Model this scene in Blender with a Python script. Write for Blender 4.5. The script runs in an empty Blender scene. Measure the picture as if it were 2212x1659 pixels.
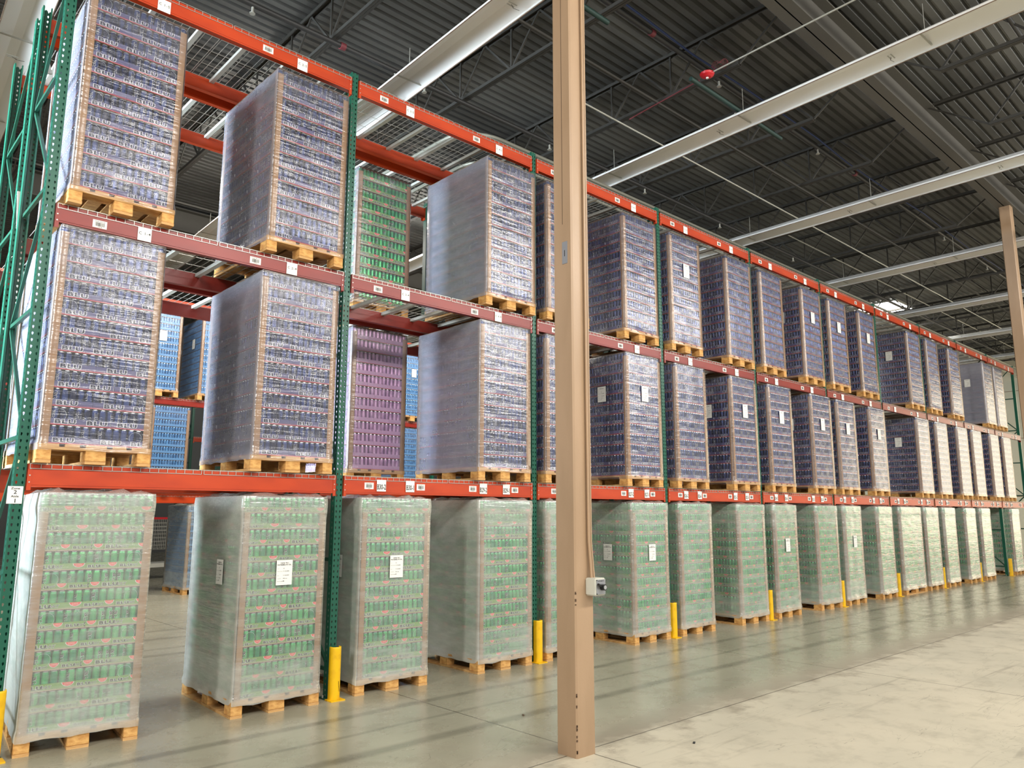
import bpy, bmesh, math, random
from mathutils import Vector, Matrix
random.seed(7)
S = bpy.context.scene
COL = S.collection
PI = math.pi
P = 2.64                      # rack bay pitch in metres

# ------------------------------------------------------------------ camera
W_, H_ = 2212, 1659
yaw, pit, rol, fpx = 0.7478, 0.1670, 0.0024, 1648.65
fw = Vector((math.sin(yaw)*math.cos(pit), math.cos(yaw)*math.cos(pit), math.sin(pit)))
r0 = fw.cross(Vector((0, 0, 1))).normalized()
u0 = r0.cross(fw)
rr = math.cos(rol)*r0 + math.sin(rol)*u0
uu = -math.sin(rol)*r0 + math.cos(rol)*u0
cam = bpy.data.objects.new('camera', bpy.data.cameras.new('camera'))
COL.objects.link(cam)
cam.data.sensor_fit = 'HORIZONTAL'
cam.data.sensor_width = 36
cam.data.lens = fpx/W_*36
cam.data.clip_end = 300
cam.matrix_world = Matrix(((rr.x, uu.x, -fw.x, -1.1848), (rr.y, uu.y, -fw.y, -6.5735), (rr.z, uu.z, -fw.z, 1.6962), (0, 0, 0, 1)))
S.camera = cam

# ------------------------------------------------------------------ view / world / lights
S.view_settings.view_transform = 'Standard'
S.view_settings.look = 'None'
S.view_settings.gamma = 1
S.view_settings.use_curve_mapping = False
S.view_settings.exposure = 0.38
S.cycles.transparent_max_bounces = 24
S.cycles.max_bounces = 6
S.cycles.diffuse_bounces = 3
S.cycles.glossy_bounces = 3
S.cycles.sample_clamp_indirect = 4
S.cycles.caustics_reflective = False
S.cycles.caustics_refractive = False
S.cycles.use_denoising = True

wd = bpy.data.worlds.new('world'); S.world = wd; wd.use_nodes = True
wd.node_tree.nodes['Background'].inputs[0].default_value = (0.92, 0.92, 0.92, 1)
wd.node_tree.nodes['Background'].inputs[1].default_value = 0.6

def area(name, loc, target, sx, sy, power, color, spread=PI):
    l = bpy.data.lights.new(name, 'AREA'); l.shape = 'RECTANGLE'; l.size = sx; l.size_y = sy
    l.energy = power; l.color = color; l.spread = spread
    o = bpy.data.objects.new(name, l); COL.objects.link(o)
    o.location = loc
    o.rotation_euler = (Vector(target)-Vector(loc)).to_track_quat('-Z', 'Y').to_euler()
    return o
# assumed daylight by the far end wall: bare area light, no doorway there
area('end_assumed_daylight', (35.4, -5.2, 3.7), (10, -4.2, 3.4), 7.5, 6.6, 480, (1.0, 0.88, 0.66))
# assumed left-end daylight: bare area light without a doorway, narrowed to miss the column
area('left_assumed_daylight', (-5.5, 2.0, 4.2), (0, 2.0, 4.2), 2.4, 5.6, 560, (0.74, 0.87, 1.0), math.radians(52))
# added fill lights without fixtures, over the open floor behind the camera
for k, lx in enumerate((-2, 5, 12, 19)):
    area('front_fill_light', (lx, -9.5, 7.4), (lx+0.6, -2.5, 0.5), 5.0, 0.7, 520, (1.0, 0.96, 0.90))

# added fill light at the left end, brightens the left-facing sides
area('left_fill_light', (-7.5, -4.6, 7.3), (2.0, -1.6, 2.4), 0.8, 5.0, 620, (1.0, 0.95, 0.88))
# added fill lights behind the racks, brighten the far loads
for lx in (3.2, 9.5):
    area('rear_fill_light', (lx, 6.2, 7.4), (lx+0.8, 8.2, 0.5), 5.0, 0.7, 520, (1.0, 0.95, 0.88))

# ------------------------------------------------------------------ materials
def lin(c):
    return tuple(((x/255)/12.92 if x/255 <= 0.04045 else ((x/255+0.055)/1.055)**2.4) for x in c)
def mat(name, rgb, rough=0.5, metal=0.0, spec=0.5, noise=None, bump=None, emis=None):
    m = bpy.data.materials.new(name); m.use_nodes = True
    nt = m.node_tree; b = nt.nodes['Principled BSDF']
    c = lin(rgb)+(1,)
    b.inputs['Base Color'].default_value = c
    b.inputs['Roughness'].default_value = rough
    b.inputs['Metallic'].default_value = metal
    b.inputs['Specular IOR Level'].default_value = spec
    if emis:
        b.inputs['Emission Color'].default_value = lin(emis[0])+(1,)
        b.inputs['Emission Strength'].default_value = emis[1]
    tc = nt.nodes.new('ShaderNodeTexCoord')
    if noise:   # (second rgb, scale tuple, detail, lo, hi)
        mp = nt.nodes.new('ShaderNodeMapping'); mp.inputs['Scale'].default_value = noise[1]
        nt.links.new(tc.outputs['Object'], mp.inputs['Vector'])
        n = nt.nodes.new('ShaderNodeTexNoise'); n.inputs['Scale'].default_value = 1; n.inputs['Detail'].default_value = noise[2]
        nt.links.new(mp.outputs[0], n.inputs['Vector'])
        r = nt.nodes.new('ShaderNodeMapRange'); r.inputs[1].default_value = noise[3]; r.inputs[2].default_value = noise[4]
        nt.links.new(n.outputs['Fac'], r.inputs[0])
        mx = nt.nodes.new('ShaderNodeMix'); mx.data_type = 'RGBA'
        mx.inputs[6].default_value = c; mx.inputs[7].default_value = lin(noise[0])+(1,)
        nt.links.new(r.outputs[0], mx.inputs[0]); nt.links.new(mx.outputs[2], b.inputs['Base Color'])
    if bump:    # (scale tuple, strength)
        mp = nt.nodes.new('ShaderNodeMapping'); mp.inputs['Scale'].default_value = bump[0]
        nt.links.new(tc.outputs['Object'], mp.inputs['Vector'])
        n = nt.nodes.new('ShaderNodeTexNoise'); n.inputs['Scale'].default_value = 1; n.inputs['Detail'].default_value = 3
        nt.links.new(mp.outputs[0], n.inputs['Vector'])
        bp = nt.nodes.new('ShaderNodeBump'); bp.inputs['Strength'].default_value = bump[1]; bp.inputs['Distance'].default_value = 0.01
        nt.links.new(n.outputs['Fac'], bp.inputs['Height']); nt.links.new(bp.outputs[0], b.inputs['Normal'])
    return m

class NG:
    """tiny helper for maths in a node tree"""
    def __init__(s, nt): s.nt = nt
    def m(s, op, a, b=None, c=None):
        n = s.nt.nodes.new('ShaderNodeMath'); n.operation = op
        for i, v in enumerate((a, b, c)):
            if v is None: continue
            if isinstance(v, (int, float)): n.inputs[i].default_value = v
            else: s.nt.links.new(v, n.inputs[i])
        return n.outputs[0]

M = {}
M['wood'] = mat('pallet_wood', (214, 172, 112), 0.75, noise=((178, 128, 74), (6, 14, 40), 4, 0.35, 0.7), bump=((20, 20, 60), 0.3))
M['wood_end'] = mat('pallet_block_wood', (222, 174, 104), 0.8, noise=((184, 128, 66), (14, 14, 30), 5, 0.35, 0.68), bump=((40, 40, 40), 0.4))
M['post'] = mat('corner_cardboard', (158, 122, 86), 0.7, noise=((140, 106, 74), (3, 3, 5), 3, 0.4, 0.7))
M['orange'] = mat('beam_orange', (190, 62, 12), 0.42, noise=((168, 49, 12), (2, 6, 6), 4, 0.4, 0.75))
M['orange_dk'] = mat('beam_red', (138, 38, 26), 0.38, noise=((120, 33, 25), (2, 6, 6), 4, 0.4, 0.75))
M['green_brace'] = mat('brace_green', (24, 74, 56), 0.4)
M['yellow'] = mat('guard_yellow', (240, 190, 10), 0.5, noise=((214, 160, 8), (9, 9, 9), 4, 0.5, 0.75))
M['galv'] = mat('galvanised_steel', (190, 190, 182), 0.4, 0.6)
M['channel'] = mat('painted_channel', (205, 205, 195), 0.45)
M['white'] = mat('label_white', (236, 236, 230), 0.6)
M['ink'] = mat('label_ink', (28, 28, 30), 0.6)
M['beige'] = mat('column_paint', (163, 136, 108), 0.42, noise=((153, 127, 99), (5, 5, 1.2), 4, 0.4, 0.7), bump=((60, 60, 60), 0.06))
M['beige_dk'] = mat('column_scuff', (86, 66, 48), 0.7)
M['steel_dk'] = mat('joist_paint', (54, 52, 47), 0.6)
M['girder'] = mat('girder_paint', (86, 84, 78), 0.6)
M['pipe_dk'] = mat('pipe_black', (40, 40, 40), 0.5)
M['conduit'] = mat('conduit_steel', (178, 178, 168), 0.4, 0.5)
M['conduit_dull'] = mat('conduit_dull_steel', (136, 136, 124), 0.5, 0.3)
M['blue_cable'] = mat('cable_blue', (34, 52, 96), 0.6)
M['tube_dk'] = mat('tube_dark_green', (14, 46, 40), 0.6)
M['red_dk'] = mat('cable_maroon', (104, 40, 46), 0.6)
M['red'] = mat('alarm_red', (190, 24, 36), 0.4)
M['grey_box'] = mat('box_grey', (190, 190, 178), 0.45)
M['grey_plate'] = mat('plate_grey', (150, 152, 156), 0.35, 0.4)
M['black'] = mat('black_plastic', (16, 16, 16), 0.35)
M['strip'] = mat('reflector_white', (226, 226, 222), 0.45)
M['lens'] = mat('lamp_lens', (232, 230, 222), 0.5, emis=((255, 246, 228), 0.10))
M['strip_edge'] = mat('reflector_edge', (120, 100, 84), 0.5)
M['skylight'] = mat('skylight_dome', (240, 244, 250), 0.5, emis=((255, 250, 240), 16.0))
M['wall'] = mat('wall_cream', (232, 222, 192), 0.8, emis=None)
M['wall_grey'] = mat('wall_grey', (104, 106, 106), 0.8)
M['foil'] = mat('insulation_foil', (215, 215, 210), 0.25, 0.7, bump=((9, 9, 9), 1.0))
M['can_top'] = mat('can_aluminium', (205, 208, 212), 0.25, 0.9)

# cans and cartons
KIND = {
 'blue':  dict(can=(48, 66, 120), can2=(20, 27, 58), tray=(80, 80, 122), tray2=(106, 70, 104), line=(216, 62, 74)),
 'green': dict(can=(70, 180, 108), can2=(26, 138, 96), tray=(116, 158, 84), tray2=(136, 160, 112), line=(206, 170, 160)),
 'sky':   dict(can=(96, 152, 204), can2=(70, 118, 170), tray=(92, 144, 194), tray2=(86, 136, 186), line=(86, 136, 186)),
 'pink':  dict(can=(208, 164, 204), can2=(160, 118, 162), tray=(184, 144, 182), tray2=(176, 134, 172), line=(206, 60, 84)),
}
for k, d in KIND.items():
    d['m_can'] = mat('can_'+k, d['can'], 0.26, 0.35, noise=(d['can2'], (23, 23, 9), 1, 0.42, 0.6))
    d['m_tray'] = mat('tray_'+k, d['tray'], 0.5)
    d['m_tray2'] = mat('tray_lower_'+k, d['tray2'], 0.5)
    d['m_line'] = mat('tray_line_'+k, d['line'], 0.5)
M['logo_w'] = mat('logo_white', (226, 228, 234), 0.5)
M['logo_n'] = mat('logo_navy', (22, 24, 54), 0.5)
M['logo_g'] = mat('logo_grey', (48, 56, 54), 0.5)
M['melon'] = mat('melon_red', (232, 64, 70), 0.5)
M['melon_t'] = mat('melon_text', (250, 176, 168), 0.5)
M['arc'] = mat('film_hole_edge', (200, 210, 220), 0.3)

def film_material(name, base, low, top, tint, seed, streak=(5, 5, 16), gl=0.10, nf=1.0, side=0.1):
    m = bpy.data.materials.new(name); m.use_nodes = True; nt = m.node_tree; nt.nodes.clear(); g = NG(nt)
    out = nt.nodes.new('ShaderNodeOutputMaterial')
    tc = nt.nodes.new('ShaderNodeTexCoord')
    oi = nt.nodes.new('ShaderNodeObjectInfo')
    off = nt.nodes.new('ShaderNodeCombineXYZ')
    rnd = g.m('MULTIPLY', oi.outputs['Random'], 37.0)
    for i in range(3): nt.links.new(rnd, off.inputs[i])
    vadd = nt.nodes.new('ShaderNodeVectorMath'); vadd.operation = 'ADD'
    nt.links.new(tc.outputs['Object'], vadd.inputs[0]); nt.links.new(off.outputs[0], vadd.inputs[1])
    sep = nt.nodes.new('ShaderNodeSeparateXYZ'); nt.links.new(tc.outputs['Object'], sep.inputs[0])
    def noise(scale, detail, rot=(0, 0, 0)):
        mp = nt.nodes.new('ShaderNodeMapping'); mp.inputs['Scale'].default_value = scale; mp.inputs['Rotation'].default_value = rot
        nt.links.new(vadd.outputs[0], mp.inputs['Vector'])
        n = nt.nodes.new('ShaderNodeTexNoise'); n.inputs['Scale'].default_value = 1; n.inputs['Detail'].default_value = detail
        nt.links.new(mp.outputs[0], n.inputs['Vector']); return n.outputs['Fac']
    def rng(v, a, b, c, d):
        r = nt.nodes.new('ShaderNodeMapRange'); nt.links.new(v, r.inputs[0])
        for i, x in enumerate((a, b, c, d)): r.inputs[i+1].default_value = x
        return r.outputs[0]
    z = sep.outputs['Z']
    n1 = noise(streak, 3, (0.25, 0.3, 0)); n2 = noise((1.5, 1.5, 1.2), 2)
    wr = noise((9, 9, 30), 4, (0.5, 0.4, 0.2))
    hz = g.m('ADD', base, g.m('MULTIPLY', rng(n1, 0.4, 0.7, 0, 1), 0.16*nf))
    hz = g.m('ADD', hz, g.m('MULTIPLY', rng(n2, 0.4, 0.7, 0, 1), 0.14*nf))
    hz = g.m('ADD', hz, g.m('MULTIPLY', rng(z, 0.40, 0.46, 1, 0), low))
    hz = g.m('ADD', hz, g.m('MULTIPLY', rng(z, 1.36, 1.62, 0, 1), top))
    # grazing sheen on the long sides painted into the haze, varies per load
    ge = nt.nodes.new('ShaderNodeNewGeometry'); sn = nt.nodes.new('ShaderNodeSeparateXYZ'); nt.links.new(ge.outputs['True Normal'], sn.inputs[0])
    sd = g.m('MULTIPLY', g.m('GREATER_THAN', g.m('ABSOLUTE', sn.outputs['X']), 0.7), g.m('MULTIPLY', g.m('ADD', g.m('MULTIPLY', oi.outputs['Random'], 0.6), 0.5), side))
    hz = g.m('ADD', hz, sd)
    # thin film creases, their highlights painted as pale haze lines
    cr = rng(g.m('ABSOLUTE', g.m('SUBTRACT', wr, 0.5)), 0.0, 0.012, 1, 0)
    cr = g.m('MULTIPLY', cr, rng(z, 1.3, 1.6, 0.2, 1.0))
    hz = g.m('MINIMUM', g.m('ADD', hz, g.m('MULTIPLY', cr, 0.2*nf+0.14)), 0.9)
    bp = nt.nodes.new('ShaderNodeBump'); bp.inputs['Strength'].default_value = 0.6; bp.inputs['Distance'].default_value = 0.011
    hb = g.m('ADD', g.m('MULTIPLY', noise((3, 3, 34), 3, (0.12, 0.16, 0)), 1.0), g.m('MULTIPLY', noise((30, 30, 60), 3), 0.25))
    nt.links.new(hb, bp.inputs['Height'])
    tr = nt.nodes.new('ShaderNodeBsdfTransparent'); tr.inputs[0].default_value = (0.97, 0.97, 0.97, 1)
    df = nt.nodes.new('ShaderNodeBsdfDiffuse'); df.inputs[0].default_value = lin(tint)+(1,)
    tl = nt.nodes.new('ShaderNodeBsdfTranslucent'); tl.inputs[0].default_value = lin(tint)+(1,)
    gls = nt.nodes.new('ShaderNodeBsdfGlossy'); gls.inputs['Roughness'].default_value = 0.24
    gls.inputs['Color'].default_value = (0.95, 0.95, 0.95, 1)
    nt.links.new(bp.outputs[0], gls.inputs['Normal'])
    m1 = nt.nodes.new('ShaderNodeMixShader'); m1.inputs[0].default_value = 0.25
    nt.links.new(df.outputs[0], m1.inputs[1]); nt.links.new(tl.outputs[0], m1.inputs[2])
    m2 = nt.nodes.new('ShaderNodeMixShader'); nt.links.new(hz, m2.inputs[0])
    nt.links.new(tr.outputs[0], m2.inputs[1]); nt.links.new(m1.outputs[0], m2.inputs[2])
    fr = nt.nodes.new('ShaderNodeLayerWeight'); fr.inputs['Blend'].default_value = 0.25
    nt.links.new(bp.outputs[0], fr.inputs['Normal'])
    gf = g.m('MINIMUM', g.m('ADD', g.m('MULTIPLY', fr.outputs['Facing'], 0.35), gl), 0.6)
    m3 = nt.nodes.new('ShaderNodeMixShader'); nt.links.new(gf, m3.inputs[0])
    nt.links.new(m2.outputs[0], m3.inputs[1]); nt.links.new(gls.outputs[0], m3.inputs[2])
    nt.links.new(m3.outputs[0], out.inputs[0])
    return m
M['film_g'] = film_material('stretch_film_hazy', 0.10, 0.16, 0.14, (232, 238, 230), 1)
M['film_b'] = film_material('stretch_film_clear', 0.0, 0.02, 0.08, (176, 178, 196), 2, gl=0.05, nf=0.40)
M['film_g2'] = film_material('stretch_film_hazy_side_sheen', 0.11, 0.18, 0.16, (226, 230, 222), 1, side=0.52)  # this and the next: stronger long-side sheen painted as haze
M['film_b2'] = film_material('stretch_film_clear_side_sheen', 0.0, 0.02, 0.10, (192, 194, 206), 2, gl=0.06, nf=0.5, side=0.42)

# upright steel with punched tear-drop holes
def upright_material():
    m = bpy.data.materials.new('upright_green_punched'); m.use_nodes = True; nt = m.node_tree; g = NG(nt)
    b = nt.nodes['Principled BSDF']; out = nt.nodes['Material Output']
    b.inputs['Base Color'].default_value = lin((18, 88, 68))+(1,); b.inputs['Roughness'].default_value = 0.38
    tc = nt.nodes.new('ShaderNodeTexCoord'); sep = nt.nodes.new('ShaderNodeSeparateXYZ'); nt.links.new(tc.outputs['Object'], sep.inputs[0])
    ge = nt.nodes.new('ShaderNodeNewGeometry'); sn = nt.nodes.new('ShaderNodeSeparateXYZ'); nt.links.new(ge.outputs['True Normal'], sn.inputs[0])
    side = g.m('GREATER_THAN', g.m('ABSOLUTE', sn.outputs['X']), 0.5)
    yc = g.m('SUBTRACT', g.m('ABSOLUTE', g.m('SUBTRACT', sep.outputs['Y'], 0.038)), 0.0)
    ux = g.m('SUBTRACT', g.m('ABSOLUTE', sep.outputs['X']), 0.02)
    u = g.m('ADD', g.m('MULTIPLY', side, yc), g.m('MULTIPLY', g.m('SUBTRACT', 1.0, side), ux))
    fz = g.m('SUBTRACT', g.m('FRACT', g.m('DIVIDE', sep.outputs['Z'], 0.0508)), 0.5)
    zz = g.m('DIVIDE', fz, 0.24)
    wid = g.m('ADD', 0.0062, g.m('MULTIPLY', fz, 0.012))
    d = g.m('ADD', g.m('POWER', g.m('ABSOLUTE', g.m('DIVIDE', u, wid)), 2.0), g.m('POWER', g.m('ABSOLUTE', zz), 2.0))
    hole = g.m('LESS_THAN', d, 1.0)
    tr = nt.nodes.new('ShaderNodeBsdfTransparent'); mx = nt.nodes.new('ShaderNodeMixShader')
    nt.links.new(hole, mx.inputs[0]); nt.links.new(b.outputs[0], mx.inputs[1]); nt.links.new(tr.outputs[0], mx.inputs[2])
    nt.links.new(mx.outputs[0], out.inputs[0])
    return m
M['upright'] = upright_material()

# ------------------------------------------------------------------ mesh builder
class MB:
    def __init__(s): s.v = []; s.f = []; s.mi = []; s.mats = []; s.sm = []
    def mid(s, m):
        if m not in s.mats: s.mats.append(m)
        return s.mats.index(m)
    def add(s, vs, fs, m, smooth=False):
        o = len(s.v); k = s.mid(m)
        s.v.extend([tuple(v) for v in vs])
        for f in fs: s.f.append([i+o for i in f]); s.mi.append(k); s.sm.append(smooth)
    def box(s, x0, y0, z0, x1, y1, z1, m):
        s.add([(x0, y0, z0), (x1, y0, z0), (x1, y1, z0), (x0, y1, z0), (x0, y0, z1), (x1, y0, z1), (x1, y1, z1), (x0, y1, z1)],
              [(0, 3, 2, 1), (4, 5, 6, 7), (0, 1, 5, 4), (1, 2, 6, 5), (2, 3, 7, 6), (3, 0, 4, 7)], m)
    def bar(s, a, b, w, h, m, up=(0, 0, 1)):
        a = Vector(a); b = Vector(b); d = (b-a).normalized(); upv = Vector(up)
        if abs(d.dot(upv)) > 0.99: upv = Vector((0, 1, 0))
        sx = d.cross(upv).normalized()*w/2; sy = sx.cross(d).normalized()*h/2
        vs = [a-sx-sy, a+sx-sy, a+sx+sy, a-sx+sy, b-sx-sy, b+sx-sy, b+sx+sy, b-sx+sy]
        s.add(vs, [(0, 1, 2, 3), (7, 6, 5, 4), (0, 4, 5, 1), (1, 5, 6, 2), (2, 6, 7, 3), (3, 7, 4, 0)], m)
    def tube(s, pts, r, m, n=8, cap=True):
        pts = [Vector(p) for p in pts]; rings = []
        for i, p in enumerate(pts):
            d = (pts[min(i+1, len(pts)-1)]-pts[max(i-1, 0)]).normalized()
            up = Vector((0, 0, 1)) if abs(d.z) < 0.95 else Vector((0, 1, 0))
            a = d.cross(up).normalized(); b = a.cross(d)
            rings.append([p+r*(math.cos(2*PI*j/n)*a+math.sin(2*PI*j/n)*b) for j in range(n)])
        vs = [v for q in rings for v in q]
        fs = [(i*n+j, i*n+(j+1) % n, (i+1)*n+(j+1) % n, (i+1)*n+j) for i in range(len(pts)-1) for j in range(n)]
        s.add(vs, fs, m, True)
        if cap:
            s.add(rings[0], [tuple(range(n))], m); s.add(rings[-1], [tuple(reversed(range(n)))], m)
    def lathe(s, prof, m, n=12, c=(0, 0, 0), smooth=True, mats=None):
        for i in range(len(prof)-1):
            (ra, za), (rb, zb) = prof[i], prof[i+1]
            vs = [(c[0]+ra*math.cos(2*PI*j/n), c[1]+ra*math.sin(2*PI*j/n), c[2]+za) for j in range(n)] + \
                 [(c[0]+rb*math.cos(2*PI*j/n), c[1]+rb*math.sin(2*PI*j/n), c[2]+zb) for j in range(n)]
            s.add(vs, [(j, (j+1) % n, n+(j+1) % n, n+j) for j in range(n)], mats[i] if mats else m, smooth)
    def merge(s, o, T=None):
        base = len(s.v); mp = [s.mid(m) for m in o.mats]
        s.v.extend([tuple(T @ Vector(v)) for v in o.v] if T else o.v)
        for f, k, q in zip(o.f, o.mi, o.sm): s.f.append([i+base for i in f]); s.mi.append(mp[k]); s.sm.append(q)
    def mesh(s, name):
        me = bpy.data.meshes.new(name); me.from_pydata(s.v, [], s.f)
        for m in s.mats: me.materials.append(m)
        me.polygons.foreach_set('material_index', s.mi); me.polygons.foreach_set('use_smooth', s.sm)
        me.update(); return me

def link(name, data=None, parent=None, loc=(0, 0, 0), rz=0.0):
    o = bpy.data.objects.new(name, data); COL.objects.link(o)
    o.location = loc; o.rotation_euler = (0, 0, rz)
    if parent: o.parent = parent
    return o
def tag(o, label, cat=None, group=None, kind=None):
    if label: o['label'] = label
    if cat: o['category'] = cat
    if group: o['group'] = group
    if kind: o['kind'] = kind
    return o

# text -> flat mesh in the XZ plane (reads from -y), origin at its lower left, scaled to a height
_tc = {}
def text_mb(txt, h, m, stretch=1.0, offset=0.0, align='LEFT', res=2, space=1.0, width=None):
    key = (txt, offset, res, space)
    if key not in _tc:
        c = bpy.data.curves.new('t', 'FONT'); c.body = txt; c.resolution_u = res; c.offset = offset; c.space_character = space
        o = bpy.data.objects.new('t', c); COL.objects.link(o)
        dg = bpy.context.evaluated_depsgraph_get(); dg.update()
        me = bpy.data.meshes.new_from_object(o.evaluated_get(dg))
        _tc[key] = ([tuple(v.co) for v in me.vertices], [tuple(p.vertices) for p in me.polygons])
        bpy.data.objects.remove(o); bpy.data.curves.remove(c); bpy.data.meshes.remove(me)
    vs, fs = _tc[key]
    sc = h/0.70
    wid = max(v[0] for v in vs)*sc*stretch
    if width: stretch *= width/wid; wid = width
    dx = {'LEFT': 0, 'CENTER': -wid/2, 'RIGHT': -wid}[align]
    b = MB(); b.add([(v[0]*sc*stretch+dx, 0, v[1]*sc) for v in vs], fs, m)
    return b
def at(b, o, x, y, z, T=None):
    b.merge(o, Matrix.Translation((x, y, z)) @ (T if T else Matrix.Identity(4)))

# ------------------------------------------------------------------ cans, trays, layers
CP = 0.0545            # can pitch
LP = 0.1405            # layer pitch
def blu_word(h, kind):
    """outlined BLU word in the XZ plane"""
    b = MB()
    at(b, text_mb('BLU', h, M['logo_w'], 1.75, 0.105, space=1.22), 0, 0, 0)
    at(b, text_mb('BLU', h, M['logo_n'] if kind != 'green' else M['logo_g'], 1.75, 0.052, space=1.22), 0, -0.0006, 0)
    return b

def can_mb(kind, with_text, ang):
    d = KIND[kind]; b = MB(); r = 0.0258
    prof = [(0.019, 0.0), (0.0235, 0.003), (r, 0.010), (r, 0.114), (0.0225, 0.127), (0.0238, 0.130), (0.0232, 0.134), (0.021, 0.131), (0.0, 0.131)]
    ms = [M['can_top'], M['can_top']]+[d['m_can']]*2+[M['can_top']]*4
    b.lathe(prof, None, 12, mats=ms)
    if with_text and kind in ('blue', 'green'):
        w = blu_word(0.021, kind)
        T = Matrix(((0, 0, 1, 0), (0, 1, 0, 0), (-1, 0, 0, 0), (0, 0, 0, 1)))  # x -> -z (reads downwards)
        q = MB(); q.merge(w, T)
        vs = []
        for x, y, z in q.v:
            a = ang + (x-0.010)/r
            R = r+0.0008-y
            vs.append((R*math.sin(a), -R*math.cos(a), z+0.108))
        q.v = vs; b.merge(q)
    return b

def tray_parts(kind, seed):
    """(card tray, can cluster): 6 x 4 cans, long side along x, origin at centre of the base"""
    d = KIND[kind]; rnd = random.Random(seed)
    L, D = 6*CP/2-0.0008, 4*CP/2-0.0008
    t = MB()
    hh = 0.050
    for (ax, sx, ln) in (('y', -1, L), ('y', 1, L), ('x', -1, D), ('x', 1, D)):
        w = MB()
        # a card wall in the XZ plane, facing -y, at y = 0
        w.add([(-ln, 0, 0.001), (ln, 0, 0.001), (ln, 0, 0.0055), (-ln, 0, 0.0055)], [(0, 1, 2, 3)], d['m_line'])
        w.add([(-ln, 0, 0.0055), (ln, 0, 0.0055), (ln, 0, 0.017), (-ln, 0, 0.017)], [(0, 1, 2, 3)], d['m_tray2'])
        w.add([(-ln, 0, 0.017), (ln, 0, 0.017), (ln, 0, hh), (-ln, 0, hh)], [(0, 1, 2, 3)], d['m_tray'])
        w.add([(-ln, 0.0015, hh), (-ln, 0, hh), (ln, 0, hh), (ln, 0.0015, hh)], [(0, 1, 2, 3)], M['post'])
        w.add([(-ln, 0.0015, 0.001), (ln, 0.0015, 0.001), (ln, 0.0015, hh), (-ln, 0.0015, hh)], [(3, 2, 1, 0)], M['post'])
        if kind == 'blue':
            at(w, blu_word(0.029, kind), -0.085 if ax == 'y' else -0.030, -0.0006, 0.014)
        elif kind == 'green':
            s = 1.0 if ax == 'y' else 0.78
            x0 = -ln+0.012
            at(w, blu_word(0.022*s, kind), x0, -0.0006, 0.016)
            at(w, text_mb('DAY', 0.021*s, M['logo_w'], 1.2, 0.05), x0+0.092*s, -0.0006, 0.016)
            at(w, text_mb('DAY', 0.021*s, M['logo_g'], 1.2, 0.008), x0+0.092*s, -0.0012, 0.016)
            # half slice of melon with two lines of lettering
            cx, cz, rx, rz = ln-0.040*s-0.006, hh-0.003, 0.036*s, 0.026
            for (kx, kz, mm, yy) in ((1.12, 1.12, M['logo_w'], -0.0006), (1, 1, M['melon'], -0.0012)):
                pts = [(cx+rx*kx*math.cos(a), yy, cz+rz*kz*math.sin(a)) for a in [PI+PI*i/12 for i in range(13)]]
                w.add(pts, [tuple(range(13))], mm)
            at(w, text_mb('SUMMER', 0.0065, M['melon_t'], 1.2, 0.03, 'CENTER', 1), cx, -0.0018, cz-0.0105)
            at(w, text_mb('EDITION', 0.0065, M['melon_t'], 1.2, 0.03, 'CENTER', 1), cx, -0.0018, cz-0.0195)
        if ax == 'x' and sx == 1:       # edge of the round opening in the bundle film
            cz, R1, R2 = 0.075, 0.045, 0.0464
            n = 24
            vs = [(R*math.cos(2*PI*i/n), -0.003, cz+R*math.sin(2*PI*i/n)) for R in (R1, R2) for i in range(n)]
            w.add(vs, [(i, n+i, n+(i+1) % n, (i+1) % n) for i in range(n)], M['arc'])
        rot = {('y', -1): 0, ('x', 1): PI/2, ('y', 1): PI, ('x', -1): -PI/2}[(ax, sx)]
        T = Matrix.Rotation(rot, 4, 'Z') @ Matrix.Translation((0, -(D if ax == 'y' else L), 0))
        t.merge(w, T)
    t.box(-L, -D, 0.0005, L, D, 0.0015, M['post'])
    c = MB(); pool = {}
    for i in range(6):
        for j in range(4):
            if 0 < i < 5 and 0 < j < 3: continue
            out = Vector(((i-2.5), (j-1.5)*1.4, 0))
            ang = {True: 0}.get(False, 0)
            if j == 0: ang = 0
            elif j == 3: ang = PI
            elif i == 0: ang = -PI/2
            else: ang = PI/2
            wt = rnd.random() < 0.42
            a = ang+rnd.uniform(-1.1, 1.1)
            c.merge(can_mb(kind, wt, a), Matrix.Translation(((i-2.5)*CP, (j-1.5)*CP, 0.0018)))
    return t, c

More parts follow.
